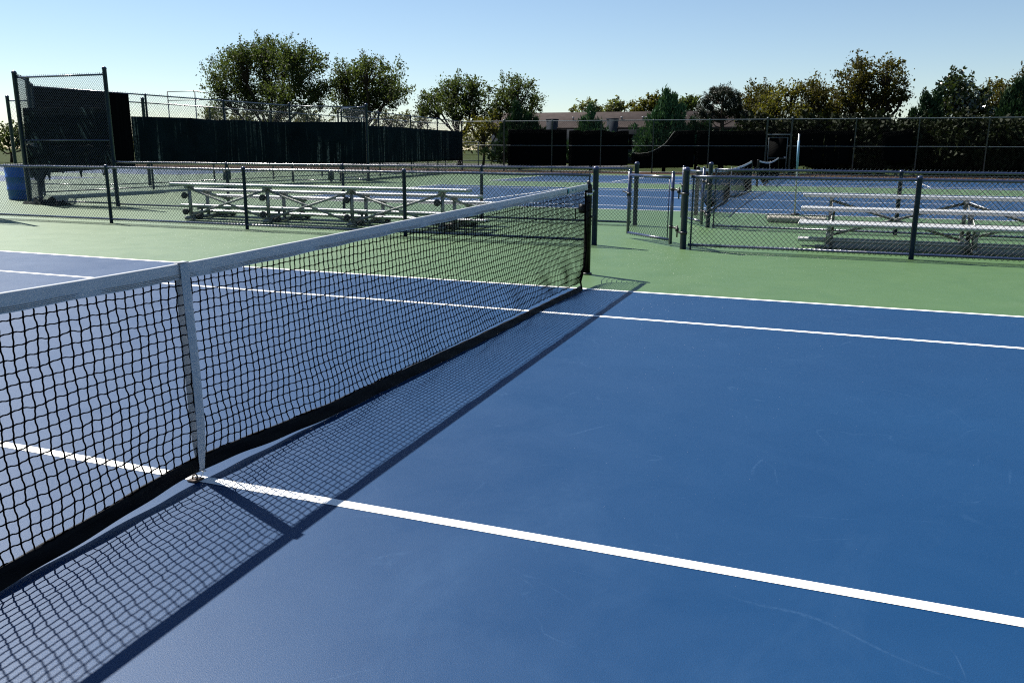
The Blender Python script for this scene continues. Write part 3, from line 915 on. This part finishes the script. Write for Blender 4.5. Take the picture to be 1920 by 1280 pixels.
# ------------------------------------------------------------------ apartment building
t = thing('apartment_building', (-20, 86, 0), 'long low building with brown shingle roof and two grey chimneys behind the trees', 'building')
bx0, bx1, by0, by1 = -33.0, -6.5, 84.6, 94.0
part(G().box(((bx0 + bx1) / 2, (by0 + by1) / 2, 1.85), (bx1 - bx0, by1 - by0, 3.7)), 'wall', M['wall'], t)
gr = G().add([(bx0 - .5, by0 - .7, 3.62), (bx1 + .5, by0 - .7, 3.62), (bx1 + .5, 89.3, 5.42), (bx0 - .5, 89.3, 5.42), (bx0 - .5, by1 + .7, 3.62), (bx1 + .5, by1 + .7, 3.62)],
             [[0, 1, 2, 3], [3, 2, 5, 4]], [[0, 3, 4], [1, 5, 2]])
gr.box(((bx0 + bx1) / 2, by0 - .72, 3.55), (bx1 - bx0 + 1, .05, .2))
rf = part(gr, 'roof', M['roof'], t)
for px in (1035, 1148):
    c = at(px, 240, 83.7)
    part(G().box((c[0], 83.75, 2.2), (1.0, .9, 4.4)).box((c[0], 83.75, 4.46), (1.12, 1.02, .12)), 'chimney', M['wall'], t)
for px, py in ((1075, 215), (1091, 219), (1112, 217), (1166, 218), (1206, 216), (1213, 211), (1304, 214)):
    zz = at(px, py, 86.5)
    z = 3.62 + (86.5 - by0 + .7) / (89.3 - by0 + .7) * 1.8
    part(G().lathe([(.09, -.1), (.09, .22), (.14, .24), (.14, .3)], (zz[0], 86.5, z), 8), 'roof_vent', M['vent'], t)
for px in (1175, 1190, 1220, 1300):
    c = at(px, 250, by0)
    w_ = part(G().box((c[0], by0 - .03, 2.2), (1.3, .06, 1.5)), 'window', M['wall'], t)
    sub(G().box((c[0], by0 - .07, 2.2), (1.1, .03, 1.3)), 'pane', M['black'], w_, t)
part(G().box((bx0 + 5, by0 - .03, 1.05), (1.0, .06, 2.1)), 'door', M['road'], t)


# ------------------------------------------------------------------ vegetation
def leaves(g, C, size, spread, per, up=0.0, aspect=1.7):
    """clusters of small diamond leaves round each centre in C"""
    C = np.asarray(C, float); n = len(C) * per
    c = np.repeat(C, per, 0) + rng.normal(0, 1, (n, 3)) * np.asarray(spread)
    d = rng.normal(0, 1, (n, 3)); d[:, 2] += up
    d /= np.linalg.norm(d, axis=1)[:, None]
    e = np.cross(d, rng.normal(0, 1, (n, 3))); e /= np.linalg.norm(e, axis=1)[:, None] + 1e-9
    s = size * rng.uniform(.6, 1.35, n)[:, None]
    fold = np.cross(d, e) * s * .18
    V = np.stack([c - d * s * aspect / 2, c + e * s / 2 + fold, c + d * s * aspect / 2, c - e * s / 2 + fold], 1)
    return g.add(V.reshape(-1, 3), np.arange(n * 4).reshape(n, 4))


def lobes_to_world(lobes, Y, thick):
    out = []
    for i, (px, py, rx, ry) in enumerate(lobes):
        yo = (rng.uniform(-.5, .5) * thick)
        c = at(px, py, Y + yo); k = mpp(px, py, Y + yo)
        out.append((c, np.array([rx * k, max(.35, min(rx, ry * 1.2) * k), ry * k]) * .98))
    return out


def limb(g, p, q, r0, r1, bend=.1):
    p = np.asarray(p, float); q = np.asarray(q, float); L = np.linalg.norm(q - p)
    m1 = p + (q - p) * .35 + rng.normal(0, bend * L * .5, 3) + np.array([0, 0, -.04 * L]); m2 = p + (q - p) * .7 + rng.normal(0, bend * L * .5, 3)
    g.path([p, m1, m2, q], [r0, r0 * .75 + r1 * .25, r0 * .4 + r1 * .6, r1], 6)
    return m2


def broad_tree(name, label, lobes, base_px, Y, mat, dens=1.0, leaf=.15, spread=.30, per=26, trunk=.22, group=None, thick=3.0, shell=.45, cat='tree', ground=0.0):
    W = lobes_to_world(lobes, Y, thick)
    b = at(base_px, 300, Y); b = np.array([b[0], Y, ground])
    t = thing(name, tuple(b), label, cat, group)
    gt, gl = G(), G()
    low = min(c[2] - r[2] * .5 for c, r in W)
    cen = np.mean([c for c, r in W], 0)
    fork = np.array([b[0] + (cen[0] - b[0]) * .3, Y, max(.4, low * .55)])
    gt.path([b - np.array([0, 0, .1]), b * .5 + fork * .5 + np.array([.05, 0, 0]), fork], [trunk * 1.25, trunk, trunk * .8], 8)
    for c, r in W:
        hub = limb(gt, fork, c - np.array([0, 0, r[2] * .3]), trunk * .55, .05)
        vol = r[0] * r[1] * r[2] * 4.2
        n = max(8, int(dens * 8.6 * (r[0] * r[1] + r[0] * r[2] + r[1] * r[2])))
        d = rng.normal(0, 1, (n, 3)); d /= np.linalg.norm(d, axis=1)[:, None]
        rad = rng.uniform(0, 1, n) ** shell
        # clumpy outline: push some directions out, leave hollows in others
        bl = 1 + .16 * np.sin(d[:, 0] * 5 + d[:, 2] * 7 + c[0]) + .14 * np.sin(d[:, 1] * 8 - d[:, 0] * 6 + c[2] * 3) + rng.normal(0, .07, n)
        keep = (np.sin(d[:, 0] * 6.1 + c[0] * 2) + np.sin(d[:, 2] * 6.7 + c[0]) + np.sin(d[:, 1] * 5.3)) > -1.55
        K = (c + d * r * (rad * bl)[:, None])[keep]
        K = K[K[:, 2] > ground + .15]
        leaves(gl, K, leaf, spread * np.array([1, 1, .8]), per, .25)
        # shoots poking out of the outline
        o = np.flatnonzero((rad[keep][:len(K)] > .8))
        for i in o[:: max(1, len(o) // 10)]:
            q = K[i] + (K[i] - c) / (np.linalg.norm(K[i] - c) + 1e-6) * rng.uniform(.2, .6) + np.array([0, 0, .2])
            gt.segs([K[i]], [q], .012, 3); leaves(gl, np.linspace(K[i], q, 4), leaf * .9, spread * .3, 7, .6)
        for i in range(0, len(K), max(1, len(K) // 14)):
            limb(gt, hub, K[i], .045, .012, .08)
    part(gt, 'trunk', M['twig' if name == 'shrub' else 'bark'], t, True)
    part(gl, 'crown', M[mat], t)
    return t


def tufts(g, C, D, L, wd, per):
    """pointed upright sprays: C centres, D directions"""
    n = len(C) * per
    c = np.repeat(C, per, 0) + rng.normal(0, 1, (n, 3)) * L * .28
    d = np.repeat(D, per, 0) + rng.normal(0, .33, (n, 3)); d /= np.linalg.norm(d, axis=1)[:, None]
    e = np.cross(d, rng.normal(0, 1, (n, 3))); e /= np.linalg.norm(e, axis=1)[:, None] + 1e-9
    l = L * rng.uniform(.5, 1.2, n)[:, None]; w = wd * rng.uniform(.6, 1.3, n)[:, None]
    V = np.stack([c - d * l * .35, c + e * w - d * l * .05, c + d * l * .65, c - e * w - d * l * .05], 1)
    return g.add(V.reshape(-1, 3), np.arange(n * 4).reshape(n, 4))


def juniper(label, spires, skirt, Y, lean=.0, mat='leaf_juniper', group='junipers by the far fence', dens=1.0, name='juniper', ground=0.0):
    """spires: (px, top_py, base_py, half_px); skirt: list of lobes (px,py,rx,ry)"""
    b = at(skirt[0][0], 300, Y)
    t = thing(name, (b[0], Y, ground), label, 'juniper', group)
    gt, gl = G(), G()
    gt.path([(b[0], Y, ground - .1), (b[0], Y, 1.5)], [.13, .08], 6)
    for (px, top, bot, hp) in spires:
        k = mpp(px, top, Y); c0 = at(px, bot, Y); c1 = at(px + lean * (bot - top), top, Y)
        gt.path([c0, (c0 + c1) / 2, c1], [.07, .04, .015], 5)
        n = int(dens * 26 * np.linalg.norm(c1 - c0) * (.5 + hp * k))
        s = rng.uniform(0, 1, n) ** .8; a = rng.uniform(0, 2 * math.pi, n)
        rr = hp * k * (1 - s) ** .75 * (1 + .35 * np.sin(s * 17 + a * 2)) * rng.uniform(.5, 1.1, n) + .04
        C = c0 + (c1 - c0) * s[:, None] + np.stack([np.cos(a) * rr, np.sin(a) * rr, 0 * a], 1)
        D = np.stack([np.cos(a) * .45 + lean, np.sin(a) * .45, np.full(n, 1.0)], 1)
        tufts(gl, C, D, .34, .045, 13)
    for c, r in lobes_to_world(skirt, Y, .4):
        n = int(dens * 13 * (r[0] * r[1] + r[0] * r[2] + r[1] * r[2]) * 1.6)
        d = rng.normal(0, 1, (n, 3)); d /= np.linalg.norm(d, axis=1)[:, None]
        rad = rng.uniform(.25, 1, n) ** .5 * (1 + .18 * np.sin(d[:, 0] * 7 + d[:, 2] * 5 + c[0]))
        C = c + d * r * rad[:, None]
        C = C[C[:, 2] > ground + .05]; d = d[:len(C)]
        D = (C - c) / (np.linalg.norm(C - c, axis=1)[:, None] + .1) * .8 + np.array([lean, 0, .75])
        tufts(gl, C, D, .34, .05, 12)
    part(gt, 'trunk', M['twig'], t)
    part(gl, 'crown', M[mat], t)
    return t


TG = 'broadleaf trees behind the courts'
broad_tree('leafy_tree', 'tallest broad leafy tree, standing behind the long streaked screen at left',
           [(505, 128, 62, 50), (440, 140, 48, 45), (568, 135, 42, 42), (500, 97, 42, 26), (545, 102, 34, 24), (412, 178, 34, 34), (465, 180, 55, 38), (540, 185, 55, 36), (598, 172, 26, 34), (450, 108, 28, 22), (595, 112, 20, 18)],
           505, 58, 'leaf_elm', .92, .115, .31, 40, .26, TG, 3.5)
broad_tree('leafy_tree', 'round leafy tree touching the right side of the tallest tree',
           [(685, 150, 50, 36), (730, 158, 34, 34), (645, 175, 36, 38), (690, 122, 36, 16), (700, 190, 46, 26), (745, 175, 20, 20), (640, 140, 22, 20), (655, 205, 40, 18)],
           672, 60, 'leaf_elm', .9, .115, .31, 40, .22, TG, 3)
broad_tree('leafy_tree', 'twin topped olive tree left of the dark juniper and behind the side screen end',
           [(815, 185, 24, 26), (845, 175, 28, 26), (880, 178, 30, 28), (800, 205, 22, 22), (850, 205, 40, 26), (895, 205, 28, 26), (850, 158, 14, 12), (890, 157, 14, 12)],
           862, 60, 'leaf_elm', .95, .11, .29, 38, .18, TG, 2.5)
broad_tree('leafy_tree', 'feathery olive tree rising behind the dark juniper beside the roof end',
           [(945, 178, 28, 28), (978, 172, 28, 26), (1000, 190, 18, 26), (925, 205, 22, 24), (965, 205, 34, 26), (975, 155, 18, 12)],
           960, 61, 'leaf_elm', .85, .11, .29, 38, .18, TG, 2.5)
broad_tree('leafy_tree', 'small yellowing tree low behind the gap at the end of the side screen',
           [(905, 246, 30, 20), (935, 240, 18, 18), (885, 235, 18, 22), (915, 228, 24, 16)], 905, 57, 'leaf_yellow', .8, .14, .25, 20, .1, TG, 1.5)
broad_tree('leafy_tree', 'dull distant tree low behind the side fence under the tallest tree',
           [(400, 222, 32, 16), (455, 225, 40, 16), (520, 226, 40, 15), (580, 225, 40, 16)], 470, 92, 'leaf_dull', .55, .2, .4, 22, .2, TG, 3)
broad_tree('leafy_tree', 'thin distant trees in the bright gap between the round tree and the olive tree',
           [(755, 225, 32, 15), (720, 222, 24, 16), (795, 222, 22, 16)], 755, 88, 'leaf_dull', .5, .18, .38, 20, .16, TG, 2)
broad_tree('leafy_tree', 'small dark tree at the left edge beyond the corner post of the tall panel',
           [(14, 262, 22, 22), (40, 252, 16, 28), (-25, 262, 26, 22), (66, 262, 20, 22)], 22, 55, 'leaf_elm', .9, .16, .3, 22, .14, TG, 2)
for lab, lobes, bp, mt, d in (
        ('pale sparse tree top rising behind the roof left of the thin juniper', [(1092, 206, 20, 13), (1110, 208, 12, 10)], 1095, 'leaf_far', .5),
        ('pale yellow tree top behind the roof right of the thin juniper', [(1140, 205, 18, 13), (1160, 207, 18, 12), (1150, 198, 12, 8)], 1150, 'leaf_far', .6),
        ('yellow green tree top behind the roof left of the leaning juniper', [(1195, 204, 18, 12), (1222, 196, 20, 14), (1240, 195, 14, 16)], 1215, 'leaf_yellow', .8),
        ('green tree top behind the roof right of the leaning juniper', [(1285, 196, 16, 14), (1296, 190, 10, 9), (1272, 200, 12, 12)], 1285, 'leaf_elm', .9)):
    broad_tree('leafy_tree', lab, lobes, bp, 101, mt, d, .22, .38, 22, .16, TG, 1.5)

broad_tree('leafy_tree', 'green tree between the open pine and the yellow oak', [(1420, 185, 30, 22), (1400, 205, 24, 26), (1440, 178, 22, 18), (1430, 215, 34, 24)], 1420, 66, 'leaf_oak', .9, .115, .3, 38, .18, TG, 2)
broad_tree('oak_tree', 'yellow tinged oak above the back gate', [(1460, 195, 30, 26), (1485, 178, 26, 18), (1450, 222, 32, 22), (1495, 212, 30, 28), (1465, 245, 26, 14)], 1470, 60, 'leaf_yellow', 1.0, .11, .28, 40, .2, TG, 2)
broad_tree('oak_tree', 'bronze oak just right of the yellow tinged one', [(1530, 175, 30, 24), (1515, 200, 26, 28), (1555, 195, 30, 30), (1535, 222, 40, 20), (1520, 165, 14, 12)], 1535, 61, 'leaf_oak', 1.0, .11, .28, 40, .2, TG, 2)
broad_tree('oak_tree', 'tallest oak on the right with an open bronze crown reaching above the others',
           [(1610, 150, 32, 28), (1655, 128, 34, 22), (1615, 120, 12, 12), (1680, 150, 24, 16), (1640, 165, 40, 26), (1590, 180, 34, 28), (1650, 200, 40, 26), (1600, 210, 40, 24), (1695, 168, 10, 12), (1670, 178, 26, 18)],
           1620, 60, 'leaf_oak', .95, .11, .28, 40, .24, TG, 3)
broad_tree('leafy_tree', 'bush like tree with glossy sunlit leaves right of the tallest oak',
           [(1790, 185, 30, 26), (1815, 175, 24, 22), (1772, 200, 24, 22), (1798, 160, 12, 14), (1782, 158, 7, 12), (1830, 195, 26, 24), (1800, 212, 40, 18)], 1800, 57, 'leaf_gloss', .95, .16, .26, 22, .14, TG, 2)
broad_tree('leafy_tree', 'dark leafy tree at the right edge beside the glossy bush', [(1880, 165, 34, 20), (1850, 190, 26, 24), (1900, 190, 34, 30), (1930, 165, 30, 28), (1880, 210, 44, 20)], 1885, 60, 'leaf_oak', 1.0, .11, .29, 38, .18, TG, 2.5)

# open pine
t = thing('pine_tree', (at(1352, 300, 60)[0], 60, 0), 'open pine with bare branches showing sky between its needle clumps', 'pine')
gt, gl = G(), G()
b = np.array([at(1352, 300, 60)[0], 60, 0]); tp = at(1356, 172, 60)
gt.path([b, (b + tp) / 2, tp], [.22, .16, .05], 8)
for (px, py, rx, ry) in [(1350, 174, 16, 7), (1368, 178, 14, 8), (1332, 182, 12, 7), (1322, 190, 10, 6), (1380, 188, 10, 9), (1345, 190, 12, 6), (1327, 202, 10, 6), (1363, 198, 12, 7), (1384, 204, 10, 8),
                         (1340, 210, 10, 5), (1318, 214, 10, 7), (1372, 212, 14, 7), (1350, 222, 12, 6), (1325, 224, 14, 8), (1390, 220, 14, 10), (1312, 205, 6, 5), (1360, 168, 8, 5), (1340, 170, 8, 5)]:
    Y = 60 + rng.uniform(-1.2, 1.2); c = at(px, py, Y); k = mpp(px, py, Y)
    j = b + (tp - b) * np.clip((c[2] - .6) / tp[2], .2, .97)
    limb(gt, j, c, .05, .015, .06)
    n = int(rx * ry * .55) + 8
    C = c + rng.normal(0, .55, (n, 3)) * np.array([rx * k, .6 * rx * k, ry * k])
    tufts(gl, C, np.tile([0, 0, .5], (n, 1)) + rng.normal(0, .6, (n, 3)), .26, .022, 16)
part(gt, 'trunk', M['bark'], t, True); part(gl, 'crown', M['leaf_pine'], t)

juniper('dark bulky juniper behind the square screen, left of the roof end', [(962, 192, 300, 26), (985, 215, 300, 26), (945, 228, 300, 20), (1000, 222, 290, 12)], [(975, 275, 44, 34), (1022, 284, 38, 26), (932, 288, 26, 22), (985, 262, 50, 30)], 51.6, .06)
juniper('thin juniper spire in front of the roof between two chimneys', [(1106, 194, 290, 11), (1092, 222, 290, 12), (1120, 228, 290, 20)], [(1108, 262, 40, 28), (1100, 286, 48, 24), (1145, 284, 40, 24), (1075, 280, 22, 22)], 51.6, .03, 'leaf_juniper_lit')
juniper('leaning black green juniper that hides the right part of the roof', [(1235, 170, 290, 26), (1250, 178, 290, 26), (1222, 208, 290, 22), (1268, 196, 290, 20)], [(1245, 235, 36, 36), (1240, 280, 56, 34), (1215, 262, 34, 34), (1270, 272, 40, 34)], 51.8, .12, 'leaf_juniper_lit')
juniper('low spreading juniper just right of the leaning one', [(1290, 222, 290, 16), (1318, 228, 290, 14), (1302, 236, 290, 20)], [(1305, 262, 30, 26), (1350, 280, 50, 28), (1395, 278, 44, 28)], 52.2, .15)
juniper('dark juniper with wind swept tips between the tallest oak and the glossy bush', [(1722, 174, 280, 10), (1738, 186, 280, 16), (1748, 166, 280, 8), (1705, 205, 280, 12)], [(1740, 222, 28, 22), (1725, 250, 36, 28)], 55, .12)
juniper('tall dark juniper rising at the right edge of the trees', [(1896, 150, 280, 14), (1912, 140, 280, 14), (1880, 168, 280, 18), (1925, 160, 280, 18)], [(1900, 215, 34, 28), (1890, 250, 40, 30)], 55, .10)
# dark understory along the far fence
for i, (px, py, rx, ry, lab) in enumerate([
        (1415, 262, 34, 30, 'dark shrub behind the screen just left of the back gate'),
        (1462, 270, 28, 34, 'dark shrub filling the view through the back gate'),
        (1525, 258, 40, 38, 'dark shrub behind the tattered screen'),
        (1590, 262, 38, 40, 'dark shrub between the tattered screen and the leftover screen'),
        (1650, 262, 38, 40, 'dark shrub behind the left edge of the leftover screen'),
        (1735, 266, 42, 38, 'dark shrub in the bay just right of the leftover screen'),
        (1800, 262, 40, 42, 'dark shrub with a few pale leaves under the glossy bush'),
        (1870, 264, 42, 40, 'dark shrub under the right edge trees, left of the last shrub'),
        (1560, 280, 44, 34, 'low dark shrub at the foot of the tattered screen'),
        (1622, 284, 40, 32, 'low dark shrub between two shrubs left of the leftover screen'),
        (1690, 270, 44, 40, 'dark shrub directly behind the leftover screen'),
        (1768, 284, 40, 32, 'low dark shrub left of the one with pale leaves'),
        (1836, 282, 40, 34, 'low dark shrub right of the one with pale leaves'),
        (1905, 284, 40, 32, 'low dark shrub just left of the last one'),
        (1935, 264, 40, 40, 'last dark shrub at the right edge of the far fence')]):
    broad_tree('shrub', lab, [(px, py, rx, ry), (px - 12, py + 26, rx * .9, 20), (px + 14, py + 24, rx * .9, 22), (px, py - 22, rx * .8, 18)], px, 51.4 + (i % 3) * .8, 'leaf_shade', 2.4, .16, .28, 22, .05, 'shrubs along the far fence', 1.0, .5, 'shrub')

# far wood line behind everything, one mass
gw = G()
xs = rng.uniform(-230, 150, 5200)
hh = 4.4 + 1.6 * np.sin(xs * .11) + 1.0 * np.sin(xs * .31 + 2) + .6 * np.sin(xs * .83)
C = np.stack([xs, rng.uniform(185, 205, 5200), hh * rng.uniform(0, 1, 5200) ** .6], 1)
leaves(gw, C, .55, np.array([.8, .8, .5]), 7)
wo = gw.build('woods', M['leaf_dull']); wo['kind'] = 'stuff'

# ------------------------------------------------------------------ light
SUN = Vector((-.76, .33, 1.0)).normalized()
sl = bpy.data.lights.new('sun', 'SUN'); sl.energy = 5.0; sl.angle = R(.53); sl.color = (1.0, .955, .88)
so = bpy.data.objects.new('sun', sl); COL.objects.link(so)
so.rotation_euler = SUN.to_track_quat('Z', 'Y').to_euler(); so.location = (-20, 20, 30)
w = bpy.data.worlds.new('World'); SC.world = w; w.use_nodes = True
nt = w.node_tree
sky = nt.nodes.new('ShaderNodeTexSky'); sky.sky_type = 'NISHITA'; sky.sun_disc = False
sky.sun_elevation = math.asin(SUN.z); sky.sun_rotation = math.atan2(SUN.x, SUN.y)
sky.altitude = 300; sky.air_density = 1.0; sky.dust_density = .12; sky.ozone_density = 2.6
bg = nt.nodes['Background']; bg.inputs['Strength'].default_value = .052
nt.links.new(sky.outputs[0], bg.inputs['Color'])

# ------------------------------------------------------------------ camera
cd = bpy.data.cameras.new('camera'); co = bpy.data.objects.new('camera', cd); COL.objects.link(co)
cd.sensor_fit = 'HORIZONTAL'; cd.sensor_width = 36; cd.lens = FPX / 1920 * 36
cd.clip_start = .05; cd.clip_end = 3000
r_, u_, f_ = AX
co.matrix_world = Matrix(((r_[0], u_[0], -f_[0], CAM[0]), (r_[1], u_[1], -f_[1], CAM[1]), (r_[2], u_[2], -f_[2], CAM[2]), (0, 0, 0, 1)))
SC.camera = co
SC.view_settings.view_transform = 'Standard'; SC.view_settings.look = 'None'
SC.view_settings.exposure = 1.2; SC.view_settings.gamma = 1
SC.render.engine = 'CYCLES'
SC.cycles.caustics_reflective = False; SC.cycles.caustics_refractive = False; SC.cycles.sample_clamp_indirect = 2.5
SC.cycles.use_denoising = False; SC.cycles.filter_width = 1.15
SC.cycles.max_bounces = 6; SC.cycles.transparent_max_bounces = 4
